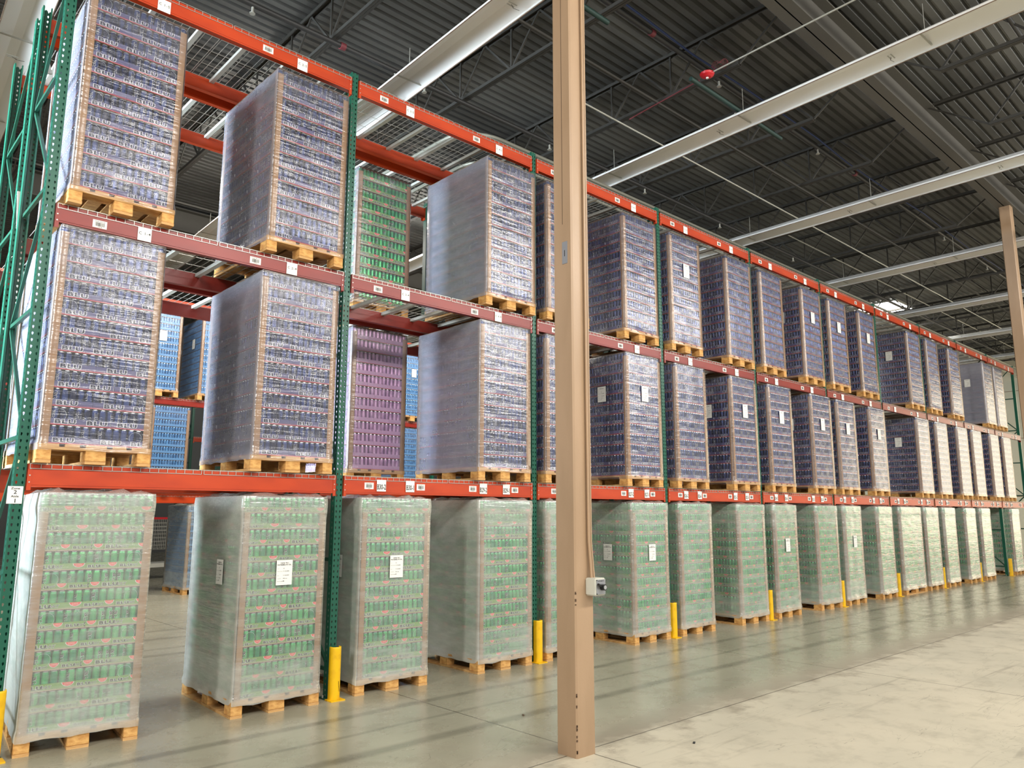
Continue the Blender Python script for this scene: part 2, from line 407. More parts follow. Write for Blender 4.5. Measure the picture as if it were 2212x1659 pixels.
CELL_A = [(0, 0, 6, 4), (6, 0, 4, 6), (10, 0, 4, 6), (0, 4, 4, 6), (0, 10, 4, 6), (0, 16, 4, 6), (10, 6, 4, 6), (10, 12, 4, 6), (8, 18, 6, 4), (4, 16, 4, 6)]
CELL_B = [(14-x-w, y, w, h) for x, y, w, h in CELL_A]
VIS_A = [0, 1, 2, 3, 4, 5]
VIS_B = [i for i, c in enumerate(CELL_B) if c[1] == 0 or c[0] == 0]
def cell_T(c, z=0.0, flip=False):
    x, y, w, h = c
    cx = (x+w/2-7)*CP; cy = (y+h/2)*CP
    a = (0 if w == 6 else -PI/2) + (PI if flip else 0)
    return cx, cy, a
LIB = {}
for kind in KIND:
    vt = []
    for s in range(2):
        t, c = tray_parts(kind, 11*s+3)
        vt.append((t, c))
    d = dict(tray=[t.mesh('tray_'+kind) for t, c in vt][:1], cans=[c.mesh('cans_'+kind) for t, c in vt])
    for nm, cells in (('A', CELL_A), ('B', CELL_B)):
        full, rest, fc, vis = MB(), MB(), MB(), (VIS_A if nm == 'A' else VIS_B)
        for i, c in enumerate(cells):
            cx, cy, a = cell_T(c, 0, (i % 3 == 1))
            T = Matrix.Translation((cx, cy, 0)) @ Matrix.Rotation(a, 4, 'Z')
            full.merge(vt[0][0], T); fc.merge(vt[i % 2][1], T)
            if i not in vis: rest.merge(vt[0][0], T); rest.merge(vt[i % 2][1], T)
        full.box(-5*CP, 4*CP, 0.002, 3*CP, 16*CP, 0.12, M['post'])
        rest.box(-3*CP, 6*CP, 0.002, 3*CP, 16*CP, 0.12, M['post'])
        d['layer'+nm] = full.mesh('tray_layer_'+kind); d['lcans'+nm] = fc.mesh('layer_cans_'+kind); d['rest'+nm] = rest
    # rear trays of a close load, all layers in one part
    rb = MB()
    if kind in ('blue', 'green'):
        for k in range(12): rb.merge(d['restA' if k % 2 == 0 else 'restB'], Matrix.Translation((0, 0, k*LP)))
        d['rear'] = rb.mesh('rear_trays_'+kind)
    LIB[kind] = d

# ------------------------------------------------------------------ wooden pallet
def jbox(b, x0, y0, z0, x1, y1, z1, m, j=0.0015):
    o = MB(); o.box(x0, y0, z0, x1, y1, z1, m)
    o.v = [(v[0]+random.uniform(-j, j), v[1]+random.uniform(-j, j), v[2]) for v in o.v]; b.merge(o)
def chip_block(w, d, h):
    bm = bmesh.new(); bmesh.ops.create_cube(bm, size=1)
    for v in bm.verts: v.co = Vector((v.co.x*w, v.co.y*d, v.co.z*h))
    bmesh.ops.bevel(bm, geom=bm.edges[:], offset=0.004, segments=1, affect='EDGES')
    for v in bm.verts:
        v.co += Vector((random.uniform(-1, 1), random.uniform(-1, 1), 0))*0.0018
    me = bpy.data.meshes.new('pallet_block'); bm.to_mesh(me); bm.free(); me.materials.append(M['wood_end']); return me
BLOCK = chip_block(0.10, 0.145, 0.078)
BLOCK_C = chip_block(0.145, 0.145, 0.078)
def mk(fn, nm):
    b = MB(); fn(b); return b.mesh(nm)
DECKS = [mk(lambda b: jbox(b, -w/2, 0, 0, w/2, 1.2, 0.022, M['wood']), 'deck_board') for w in (0.145, 0.10)]
CROSS = mk(lambda b: jbox(b, -0.4, -0.0725, 0, 0.4, 0.0725, 0.022, M['wood']), 'cross_board')
BOTT = [mk(lambda b: jbox(b, -w/2, 0, 0, w/2, 1.2, 0.022, M['wood']), 'bottom_board') for w in (0.10, 0.145)]
def far_pallet():
    b = MB()
    for x in (-0.35, 0, 0.35):
        for y in (0.0725, 0.6, 1.1275):
            w = 0.145 if x == 0 else 0.10
            jbox(b, x-w/2, y-0.0725, 0.022, x+w/2, y+0.0725, 0.10, M['wood_end'])
        w = 0.145 if x == 0 else 0.1
        jbox(b, x-w/2, 0, 0, x+w/2, 1.2, 0.022, M['wood'])
    for y in (0.0725, 0.6, 1.1275): jbox(b, -0.4, y-0.0725, 0.10, 0.4, y+0.0725, 0.122, M['wood'])
    for x, w in ((-0.3275, .145), (-.165, .10), (0, .145), (.165, .10), (.3275, .145)):
        jbox(b, x-w/2, 0, 0.122, x+w/2, 1.2, 0.144, M['wood'])
    return b.mesh('wooden_pallet')
FARPAL = far_pallet()

def corner_posts(top):
    res = []
    for sx, sy in ((-1, 0), (1, 0), (-1, 1), (1, 1)):
        b = MB(); x = sx*0.3875; y = -0.004 if sy == 0 else 22*CP+0.004; t = 0.005; L = 0.058
        dy = 1 if sy == 0 else -1
        n = 10
        for k in range(n):
            z0 = 0.146+(top-0.146)*k/n; z1 = 0.146+(top-0.146)*(k+1)/n
            b.box(min(x, x-sx*L), min(y, y+dy*t), z0, max(x, x-sx*L), max(y, y+dy*t), z1, M['post'])
            b.box(min(x, x-sx*t), min(y, y+dy*L), z0, max(x, x-sx*t), max(y, y+dy*L), z1, M['post'])
        res.append(b.mesh('corner_post'))
    return res
POSTS = {'floor': corner_posts(1.69), 'shelf': corner_posts(1.78)}
SHEET = mk(lambda b: b.box(-0.384, 0.0, 0, 0.384, 22*CP, 0.003, M['post']), 'top_sheet')

def film_mesh(style, seed, side_sheen=False):
    fm = M[('film_g' if style == 'floor' else 'film_b')+('2' if side_sheen else '')]
    rnd = random.Random(seed)
    from mathutils import noise
    X, Y0, Y1 = 0.392, -0.009, 22*CP+0.009
    zb = 0.10; zt = 1.836
    nz = 44
    def per(n_x=14, n_y=20):
        pts = []
        for i in range(n_x): pts.append((-X+2*X*i/n_x, Y0, (0, -1)))
        for i in range(n_y): pts.append((X, Y0+(Y1-Y0)*i/n_y, (1, 0)))
        for i in range(n_x): pts.append((X-2*X*i/n_x, Y1, (0, 1)))
        for i in range(n_y): pts.append((-X, Y1-(Y1-Y0)*i/n_y, (-1, 0)))
        return pts
    pr = per(); N = len(pr); b = MB(); vs = []
    for k in range(nz+1):
        z = zb+(zt-zb)*k/nz
        for (x, y, n) in pr:
            cxy = min(1, min(abs(abs(x)-X)/0.1 if n[1] else 9, min(abs(y-Y0), abs(y-Y1))/0.1 if n[0] else 9))
            q = noise.noise(Vector((x*5+seed*3.1, y*5, z*7)))+0.6*noise.noise(Vector((x*14, y*14+seed, z*22)))
            a = 0.0045*q*cxy+0.001
            if z > 1.66 and style == 'floor': a += 0.010*min(1, (z-1.66)/0.04)+0.006*abs(q)
            if z > 1.74: a -= 0.010*((z-1.74)/0.1)**2
            if z < 0.17:  # drawn in around the deck of the pallet
                a += 0.012+0.006*q
            ex = a*n[0]; ey = a*n[1]
            if cxy == 0: ex = a*(1 if x > 0 else -1)*0.5; ey = a*(1 if y > 0.5 else -1)*0.5
            wav = 0.012*noise.noise(Vector((x*7+seed, y*7, 0))) if k == 0 else 0
            vs.append((x+ex, y+ey, z+wav))
    fs = [(k*N+i, k*N+(i+1) % N, (k+1)*N+(i+1) % N, (k+1)*N+i) for k in range(nz) for i in range(N)]
    b.add(vs, fs, fm, True)
    # top cover, crumpled upwards
    gx, gy = 14, 20; tv = []
    for j in range(gy+1):
        for i in range(gx+1):
            x = -X+2*X*i/gx; y = Y0+(Y1-Y0)*j/gy
            e = min(i, gx-i, j, gy-j)
            q = noise.noise(Vector((x*6+seed, y*6, 5)))+0.7*noise.noise(Vector((x*15, y*15, seed)))
            top = 0.0 if e == 0 else (0.006+(0.034 if style == 'floor' else 0.014)*max(0, q+0.35))
            tv.append((x*0.99, y if e else y, zt+top))
    b.add(tv, [(j*(gx+1)+i, j*(gx+1)+i+1, (j+1)*(gx+1)+i+1, (j+1)*(gx+1)+i) for j in range(gy) for i in range(gx)], fm, True)
    return b.mesh('stretch_film')
FILM = {'floor': [film_mesh('floor', s) for s in (1, 2)], 'shelf': [film_mesh('shelf', s) for s in (3, 4)],
        'floor2': [film_mesh('floor', s, True) for s in (1, 2)], 'shelf2': [film_mesh('shelf', s, True) for s in (3, 4)]}

def sheet_mesh(kind, num):
    b = MB(); w, h = 0.148, 0.215
    b.box(-w/2, 0, -h/2, w/2, 0.001, h/2, M['white'])
    y = -0.0006
    second = 'WATERMELON USA_' if kind == 'green' else 'CLASSIC USA_'
    if kind == 'green':
        at(b, text_mb('DRINK "BLU', 0.009, M['ink'], 1.1, 0.03, 'CENTER', 1), 0, y, h/2-0.030)
        at(b, text_mb('WATERMELON USA_', 0.010, M['ink'], 1.0, 0.03, 'CENTER', 1), 0, y, h/2-0.046)
    else:
        at(b, text_mb('DRINK "BLU', 0.009, M['ink'], 1.1, 0.03, 'CENTER', 1), 0, y, h/2-0.030)
    rows = [('LOT', 'L2', 0.076, 0.009), ('PRODUCTION', '11.12.2025', 0.100, 0.009), ('BEST', '11.12.2027', 0.136, 0.009), ('QUANTITY', '3456 cans', 0.162, 0.007), ('PALLET NUMBER', num, 0.186, 0.010)]
    for a, c, zz, hh in rows:
        at(b, text_mb(a, 0.005, M['ink'], 1.0, 0, 'LEFT', 1), -w/2+0.010, y, h/2-zz)
        at(b, text_mb(c, hh, M['ink'], 1.0, 0.02, 'LEFT', 1), -w/2+0.062, y, h/2-zz)
    return b.mesh('label_sheet')
SH = {('green', '48'): sheet_mesh('green', '48'), ('green', '25'): sheet_mesh('green', '25'), ('blue', '31'): sheet_mesh('blue', '31'), ('sky', '12'): sheet_mesh('blue', '12')}

_fc = [0]
def load(x, y, z, kind, style, detail, label, group, rz=0.0, sheets=(), num=None, film=True, turned=False):
    """a wrapped pallet of cans; (x, y) is the middle of its front edge"""
    r = link('pallet_of_cans', None, None, (x, y, z), rz)
    tag(r, label, 'pallet load', group)
    L = LIB[kind]; _fc[0] += 1
    if detail >= 1:
        p = link('wooden_pallet', None, r)
        for bx in (-0.35, 0, 0.35):
            for by in (0.0725, 0.6, 1.1275): link('block', BLOCK_C if bx == 0 else BLOCK, p, (bx, by, 0.061))
            link('bottom_board', BOTT[1 if bx == 0 else 0], p, (bx, 0, 0))
        for by in (0.0725, 0.6, 1.1275): link('cross_board', CROSS, p, (0, by, 0.10))
        for bx, w in ((-0.3275, 0), (-.165, 1), (0, 0), (.165, 1), (.3275, 0)): link('deck_board', DECKS[w], p, (bx, 0, 0.122))
    else:
        link('wooden_pallet', FARPAL, r)
    if detail >= 2:
        for k in range(12):
            cells, vis = (CELL_A, VIS_A) if k % 2 == 0 else (CELL_B, VIS_B)
            for i in vis:
                cx, cy, a = cell_T(cells[i], 0, (i % 3 == 1))
                t = link('drinks_tray', L['tray'][0], r, (cx, cy, 0.144+k*LP), a)
                tag(link('cans', L['cans'][(i+k) % 2], t), None, kind='stuff')
        tag(link('rear_trays', L['rear'], r, (0, 0, 0.144)), None, kind='stuff')
    else:
        for k in range(12):
            nm = 'A' if k % 2 == 0 else 'B'
            t = link('tray_layer', L['layer'+nm], r, (0, 0, 0.144+k*LP))
            tag(link('cans', L['lcans'+nm], t), None, kind='stuff')
    for me in POSTS[style]: link('corner_post', me, r)
    link('top_sheet', SHEET, r, (0, 0, 0.146+12*LP))
    if film: link('stretch_film', FILM[style+('2' if (x < 5.3 and y < 5) or (x > 23 and z > 4) else '')][_fc[0] % 2], r)
    zc = 1.28 if style == 'shelf' else 1.17
    for s in sheets:
        me = SH[(kind, num or ('48' if kind == 'green' else '31' if kind == 'blue' else '12'))]
        if s == 'F': link('label_sheet', me, r, (0.0, -0.022, zc))
        else:
            q = link('label_sheet', me, r, (-0.408, 0.42, zc), -PI/2)
    return r

ORD = ['first', 'second', 'third', 'fourth', 'fifth', 'sixth', 'seventh', 'eighth', 'ninth', 'tenth', 'eleventh']
Z1, Z2, Z3 = 2.04, 4.07, 6.20
# ground pallets: bay, slot, x centre, yaw, sheets, number
G = [(0, 'left', 0.522, -0.10, '', None), (0, 'right', 2.058, -0.03, 'FL', '48'), (1, 'left', 3.249, -0.07, 'FL', '25'), (1, 'right', 4.737, -0.01, '', None),
     (2, 'left', 5.78, 0.0, '', None), (2, 'right', 7.40, 0.01, 'FL', '48'), (3, 'left', 8.485, -0.015, '', None), (3, 'right', 10.04, -0.01, '', None),
     (4, 'left', 11.145, 0.02, 'F', '48'), (4, 'right', 12.68, -0.02, '', None), (5, 'left', 13.775, 0.02, 'F', '48'), (5, 'right', 15.30, 0.02, '', None),
     (6, 'right', 17.95, -0.02, '', None), (7, 'left', 19.13, 0.0, '', None), (7, 'right', 20.64, 0.0, '', None), (8, 'left', 21.85, 0.0, '', None), (9, 'left', 24.55, 0.0, '', None)]
for i, (b, sl, x, rz, sh, num) in enumerate(G):
    det = 2 if i < 4 else 1 if i < 8 else 0
    if i == 3: pass
    ex = {'': '', 'F': ', white sheet on its front', 'FL': ', white sheets on two sides'}[sh]
    load(x, -0.10, 0, 'green', 'floor', det, 'floor-level green can pallet, %s slot of the %s bay%s' % (sl, ORD[b], ex), 'green can pallets on the floor of the front rack', rz, sh, num)
# the load turned broadside in the seventh bay
r = load(16.70, 0.40+(-0.10), 0, 'green', 'floor', 0, 'green can pallet turned broadside on the floor of the seventh bay', 'green can pallets on the floor of the front rack')
r.rotation_euler = (0, 0, PI/2); r.location = (16.13+1.2, 0.30, 0)

A = [(0, 'left', 0.465, ''), (0, 'right', 2.10, ''), (1, 'right', 4.72, ''), (2, 'left', 5.78, ''), (2, 'right', 7.33, 'FL'), (3, 'left', 8.48, ''), (3, 'right', 9.98, 'FL'),
     (4, 'left', 11.18, 'F'), (4, 'right', 12.73, 'FL'), (5, 'left', 13.81, 'F'), (5, 'right', 15.30, 'FL'), (6, 'right', 17.89, 'L'), (7, 'left', 19.12, ''), (7, 'right', 20.62, ''),
     (8, 'left', 21.77, ''), (8, 'right', 23.30, ''), (9, 'left', 24.48, '')]
B = [(0, 'left', 0.50, ''), (0, 'right', 2.13, ''), (1, 'right', 4.81, ''), (2, 'left', 5.81, ''), (2, 'right', 7.33, ''), (3, 'left', 8.45, 'F'), (3, 'right', 10.0, ''), (4, 'left', 11.09, ''),
     (4, 'right', 12.60, 'FL'), (5, 'left', 13.72, 'F'), (5, 'right', 15.12, 'FL'), (6, 'right', 17.75, 'L'), (7, 'left', 18.95, ''), (7, 'right', 20.51, ''), (8, 'right', 23.30, 'L'), (9, 'left', 24.33, '')]
for lst, z, lv in ((A, Z1, 'lowest beam level'), (B, Z2, 'middle beam level')):
    for i, (b, sl, x, sh) in enumerate(lst):
        det = 2 if i < 3 else 1 if i < 7 else 0
        load(x, -0.10, z+0.012, 'blue', 'shelf', det, 'blue can pallet on the %s, %s slot of the %s bay' % (lv, sl, ORD[b]), 'blue can pallets on the '+lv, random.uniform(-0.012, 0.012), sh)
# rear half of the front rack
load(3.83, 1.20, Z2+0.012, 'green', 'shelf', 1, 'green can pallet in the rear rack, behind the empty middle-level slot of the second bay', 'pallets in the rear rack')
load(3.83, 1.20, Z1+0.012, 'pink', 'shelf', 1, 'pink can pallet in the rear rack, seen through the empty lowest-level slot', 'pallets in the rear rack')
# rack across the far aisle
sk = 'light blue can pallets in the rack across the far aisle'
load(5.28, 9.95, 0, 'sky', 'floor', 1, 'light blue can pallet on the floor across the far aisle, seen beside a cart', sk)
load(3.50, 9.95, 0, 'sky', 'floor', 0, 'light blue can pallet on the floor, half hidden behind the nearest green load', sk)
load(4.39, 9.95, Z1+0.012, 'sky', 'shelf', 1, 'light blue can pallet on the lowest beams of the far rack, left one', sk)
load(4.10, 9.95, Z2+0.012, 'sky', 'shelf', 1, 'light blue can pallet with a sheet, middle beams of the far rack, left one', sk, 0, 'F')
load(5.30, 9.95, Z2+0.012, 'sky', 'shelf', 1, 'light blue can pallet on the middle beams of the far rack, right one', sk, 0, 'L')
load(10.55, 9.95, Z2+0.012, 'sky', 'shelf', 0, 'light blue can pallet with sheet in far rack, upper, right of the pink load', sk, 0, 'F')
load(10.45, 9.95, Z1+0.012, 'sky', 'shelf', 0, 'light blue can pallet in the far rack, lower one right of the pink load', sk)
load(9.25, 18.2, Z1+0.012, 'green', 'shelf', 0, 'green can pallet in the rearmost rack, glimpsed between far uprights', None)

# ------------------------------------------------------------------ rack
def upright_mesh(front=True, top=6.28):
    b = MB(); w, d = 0.076, 0.076; zb = 0.0
    sgn = 1 if front else -1
    def q(x0, y0, x1, y1):
        b.add([(x0, y0, zb), (x1, y1, zb), (x1, y1, top), (x0, y0, top)], [(0, 1, 2, 3)], M['upright'])
    q(-w/2, 0, w/2, 0); q(w/2, 0, w/2, d*sgn); q(-w/2, d*sgn, -w/2, 0)
    q(-w/2, d*sgn, -w/2+0.014, d*sgn); q(w/2-0.014, d*sgn, w/2, d*sgn)
    b.box(-0.006, 0.004*sgn if front else -0.010, zb, 0.006, 0.010 if front else -0.004, top, M['green_brace'])
    return b.mesh('upright')
UPF = upright_mesh(True); UPB = upright_mesh(False)
FOOT = mk(lambda b: (b.box(-0.07, -0.012, 0, 0.07, 0.10, 0.010, M['green_brace']), b.tube([(-0.054, 0.04, 0.01), (-0.054, 0.04, 0.03)], 0.01, M['galv'], 6)), 'foot_plate')
HBR = mk(lambda b: b.bar((0, 0.07, 0), (0, 1.0, 0), 0.025, 0.032, M['green_brace']), 'horizontal_brace')
def dbr(dz): return mk(lambda b: b.bar((0, 0.07, 0), (0, 1.0, dz), 0.024, 0.028, M['green_brace']), 'diagonal_brace')
DBR = [dbr(0.95), dbr(-0.95)]
def frame(x, y, label, group, flip=False, sign=False):
    r = link('rack_frame', None, None, (x, y, 0)); tag(r, label, 'rack frame', group)
    link('upright', UPF, r, (0, 0, 0)); link('upright', UPB, r, (0, 1.07, 0))
    link('foot_plate', FOOT, r, (0, 0.012, 0)); link('foot_plate', FOOT, r, (0, 1.03, 0))
    for k in range(6):
        z = 0.25+k*1.0
        link('horizontal_brace', HBR, r, (0, 0, z))
        link('diagonal_brace', DBR[k % 2], r, (0, 0, z+(0.02 if k % 2 == 0 else 0.97)))
    return r
FR = []
for i in range(11):
    place = 'nearest, leftmost frame, carrying the zone sign' if i == 0 else 'last frame at the far right end' if i == 10 else '%s upright frame from the left' % ORD[i]
    FR.append(frame(i*P, 0, 'green punched frame of the front rack, '+place, 'green frames of the front rack'))
    if i < 7: frame(i*P, 1.25, 'green punched frame of the rear rack, directly behind the %s front frame' % ORD[i], 'green frames of the rear rack')
b = MB(); b.box(-0.048, -0.004, -0.063, 0.048, 0, 0.063, M['white'])
for t, z, h in (('Zone', 0.040, 0.016), ('2', 0.008, 0.026), ('Aisle', -0.017, 0.015), ('1', -0.055, 0.027)):
    at(b, text_mb(t, h, M['ink'], 1.15, 0.02, 'CENTER'), 0, -0.0046, z)
tag(link('zone_sign', b.mesh('zone_sign'), FR[0], (-0.02, -0.002, 1.815)), 'white sign with zone and aisle numbers')

# beams
def beam_mesh(h, m, n=1):
    b = MB(); L = P-0.085
    b.box(0, -0.010, -h, L, 0.026, 0, m)                 # face box
    b.box(0, 0.026, -h, L, 0.046, -0.042, m)             # step that carries the decks
    b.bar((0, -0.0115, -h+0.018), (L, -0.0115, -h+0.018), 0.004, 0.006, m)
    return b.mesh('beam_body')
def conn_mesh(m):
    b = MB(); b.box(-0.004, -0.013, -0.19, 0.030, -0.009, 0.004, m); b.box(-0.004, -0.013, -0.19, 0.0, 0.05, 0.004, m)
    for z in (-0.03, -0.08, -0.13): b.tube([(0.016, -0.014, z), (0.016, -0.010, z)], 0.006, M['galv'], 6)
    b2 = MB(); b2.merge(b, Matrix.Scale(-1, 4, (1, 0, 0))); b2.f = [list(reversed(f)) for f in b2.f]
    return b.mesh('end_connector'), b2.mesh('end_connector')
BEAM = {'o': beam_mesh(0.150, M['orange']), 'd': beam_mesh(0.145, M['orange_dk']), 'l': beam_mesh(0.165, M['orange'])}
CON = {'o': conn_mesh(M['orange']), 'd': conn_mesh(M['orange_dk']), 'l': conn_mesh(M['orange'])}
def barcode_mesh(top, bot):
    rnd = random.Random(top); b = MB(); w, h = 0.105, 0.064
    b.box(-w/2, -0.001, -h/2, w/2, 0, h/2, M['white'])
    at(b, text_mb(top, 0.0085, M['ink'], 1.25, 0.02, 'CENTER', 1, 1.2), 0, -0.0016, h/2-0.014)
    x = -0.033
    while x < 0.033:
        wd_ = rnd.choice((0.0012, 0.002, 0.003)); b.box(x, -0.0016, -0.018, x+wd_, -0.001, 0.014, M['ink']); x += wd_+rnd.choice((0.0012, 0.0018, 0.0026))
    at(b, text_mb(bot, 0.0075, M['ink'], 1.2, 0.02, 'CENTER', 1), 0, -0.0016, -h/2+0.004)
    return b.mesh('barcode_label')
BC = {'5': barcode_mesh('22A18015', '21015'), '4': barcode_mesh('22A18014', '21014'), '3': barcode_mesh('22A18013', '21013')}
def sign_mesh(txt, serif):
    b = MB(); b.box(-0.054, -0.002, -0.115, 0.054, 0, 0, M['white'])
    if serif: at(b, text_mb(txt, 0.023, M['ink'], 1.0, 0.01, 'CENTER', 2, 1.25), 0, -0.0026, -0.062)
    else: at(b, text_mb(txt, 0.050, M['ink'], 0.62, 0.02, 'CENTER', 2), 0, -0.0026, -0.095)
    return b.mesh('location_sign')
def beam(x, y, z, k, label, group, flip=False):
    r = link('rack_beam', None, None, (x+0.0425, y, z), 0); tag(r, label, 'rack beam', group)
    L = P-0.085
    if flip:
        r.location = (x+0.0425+L, y, z); r.rotation_euler = (0, 0, PI)
    link('beam_body', BEAM[k], r)
    link('end_connector', CON[k][0], r, (0, 0, 0)); link('end_connector', CON[k][1], r, (L, 0, 0))
    return r
lvn = {Z3: ('top', 'o', '5'), Z2: ('middle', 'd', '4'), Z1: ('lowest', 'l', '3')}
for z, (nm, mk_, code) in lvn.items():
    for i in range(10):
        bm_ = beam(i*P, -0.002, z, mk_, 'front %s beam of the %s bay from the left, with white labels' % (nm, ORD[i]) if not (z == Z1 and i == 0) else 'front lowest beam of the first bay, orange and without labels', nm+' front beams')
        ox = 0.0425
        if z != Z1:
            for s_, (bx, sx_) in enumerate(((0.36, 0.70), (1.67, 2.03))):
                link('barcode_label', BC[code], bm_, (bx-ox, -0.0105, -0.088 if z == Z2 else -0.085))
                link('location_sign', sign_mesh('C %d-%s' % (2*i+1+s_, code), True), bm_, (sx_-ox, -0.016, -0.030 if z == Z2 else -0.045))
        elif i > 0:
            for s_, (b1, s1, s2, b2) in enumerate(((0.33, 0.47, 0.82, 0.96), (1.67, 1.82, 2.17, 2.31))):
                n = 32-(2*i+s_)
                link('barcode_label', BC['3'], bm_, (b1-ox, -0.0105, -0.085)); link('barcode_label', BC['4'], bm_, (b2-ox, -0.0105, -0.085))
                link('location_sign', sign_mesh('B%d-2' % n, False), bm_, (s1-ox, -0.016, -0.022)); link('location_sign', sign_mesh('B%d-1' % n, False), bm_, (s2-ox, -0.016, -0.022))
        beam(i*P, 1.072, z, mk_, 'rear %s beam of the front rack, %s bay from the left' % (nm, ORD[i]), nm+' rear beams of the front rack', True)
        if i < 6:
            beam(i*P, 1.248, z, mk_, 'front %s beam of the rear rack, %s bay from the left' % (nm, ORD[i]), nm+' front beams of the rear rack')
            beam(i*P, 2.322, z, mk_, 'back %s beam of the rear rack, %s bay from the left' % (nm, ORD[i]), nm+' back beams of the rear rack', True)

# wire decks
def deck_mesh():
    b = MB(); w, d, r = 1.255, 1.075, 0.0042
    n = 19
    for i in range(n):
        x = w*i/(n-1); b.bar((x, -0.014, 0.004), (x, d, 0.004), r, r, M['galv'])
        b.bar((x, -0.014, 0.004), (x, -0.014, -0.032), r, r, M['galv'])
    for j in range(5):
        y = 0.03+j*(d-0.06)/4; b.bar((0, y, 0.0), (w, y, 0.0), r*0.8, r*0.8, M['galv'])
    b.bar((0, -0.015, 0.004), (w, -0.015, 0.004), r, r, M['galv']); b.bar((0, -0.014, -0.032), (w, -0.014, -0.032), r, r, M['galv'])
    return b.mesh('wire_mesh')
DKM = deck_mesh()
CHN = mk(lambda b: (b.box(-0.022, 0.03, -0.040, 0.022, 1.045, -0.006, M['channel'])), 'support_channel')
def deck(x, y, z, label, group):
    r = link('wire_deck', None, None, (x, y, z)); tag(r, label, 'wire deck', group)
    link('wire_mesh', DKM, r, (0, 0, 0.002))
    for cx in (0.20, 0.63, 1.05): link('support_channel', CHN, r, (cx, 0, 0.001))
for z, (nm, _, _) in lvn.items():
    for i in range(10):
        for s_, sl in ((0, 'left'), (1, 'right')):
            deck(i*P+0.055+s_*1.275, -0.002, z, 'wire deck on the %s beams of the front rack, %s half of the %s bay' % (nm, sl, ORD[i]), 'wire decks of the front rack')
            if i < 6: deck(i*P+0.055+s_*1.275, 1.248, z, 'wire deck on the %s beams of the rear rack, %s half of the %s bay' % (nm, sl, ORD[i]), 'wire decks of the rear rack')

# rack across the far aisle and the rearmost rack
for i, x in enumerate((-0.15, 2.49, 6.05, 8.69, 11.33)):
    frame(x, 10.05, 'green frame of the rack across the far aisle, %s from the left' % ORD[i], 'green frames of the far rack')
for i, x in enumerate((-0.15, 2.49, 6.05, 8.69)):
    for z, (nm, k, _) in lvn.items():
        if i == 1:
            r = beam(x, 10.048, z, k, 'front %s beam of the far rack, wide bay seen through the first bay' % nm, 'beams of the far rack')
            r.scale = ((3.56-0.085)/(P-0.085), 1, 1)
        else:
            r = beam(x, 10.048, z, k, 'front %s beam of the far rack, %s bay from the left' % (nm, ORD[i]), 'beams of the far rack')
        if i == 1: continue
for i, x in enumerate((7.9, 10.54)): frame(x, 18.3, 'green frame of the rearmost rack, %s one' % ('left', 'right')[i], None)
for z, nm, k in ((Z1, 'lowest', 'o'), (Z2, 'middle', 'o')):
    beam(7.9, 18.298, z, k, '%s orange beam of the rearmost rack, glimpsed between loads' % nm, None)
    for s_ in (0, 1): deck(7.955+s_*1.275, 18.298, z, 'wire deck on the %s beams of the rearmost rack, %s half' % (nm, ('left', 'right')[s_]), None)
for z, nm in ((Z1, 'lowest'), (Z2, 'middle')):
    for i, x in enumerate((3.36, 4.64, 8.76, 10.03)):
        deck(x, 10.048, z, 'wire deck on the %s beams of the far rack, %s from the left' % (nm, ORD[i]), 'wire decks of the far rack')

# yellow guards
def guard_mesh():
    b = MB(); H = 0.47; pr = []
    for a in range(9):
        t = -PI/2-1.25+2.5*a/8
        pr.append((0.051*math.cos(t)*1.0, 0.051*math.sin(t)))
    pr = [(-0.051, 0.025)]+pr+[(0.051, 0.025)]
    n = len(pr); vs = []
    for r_ in (1.0, 0.90):
        for z in (0.01, H-0.015, H):
            for x, y in pr: vs.append((x*r_*(0.97 if z == H else 1), y*r_, z))
    fs = []
    for L_ in (0, 3):
        for k in range(2):
            for i in range(n-1):
                a = (L_+k)*n+i; q = [a, a+1, a+n+1, a+n]
                fs.append(tuple(q if L_ == 0 else reversed(q)))
    for i in range(n-1): fs.append((2*n+i, 2*n+i+1, 5*n+i+1, 5*n+i))
    b.add(vs, fs, M['yellow'], True)
    return b.mesh('guard_shield')
GM = guard_mesh()
GP = mk(lambda b: b.box(-0.072, -0.080, 0, 0.072, 0.040, 0.010, M['yellow']), 'guard_base')
SCF = mk(lambda b: [b.tube([(x, -0.0515, z), (x+0.006, -0.0515, z-0.05)], 0.0018, M['black'], 4) for x, z in ((0.012, 0.17), (0.016, 0.13))], 'scuff_mark')
for i in range(10):
    if i == 9 or i < 9:
        g_ = link('post_guard', None, None, (i*P, -0.058, 0)); tag(g_, 'yellow steel guard at the foot of the %s rack upright' % ORD[i], 'post guard', 'yellow post guards')
        link('guard_shield', GM, g_); link('guard_base', GP, g_)
        if i == 1: link('scuff_mark', SCF, g_)

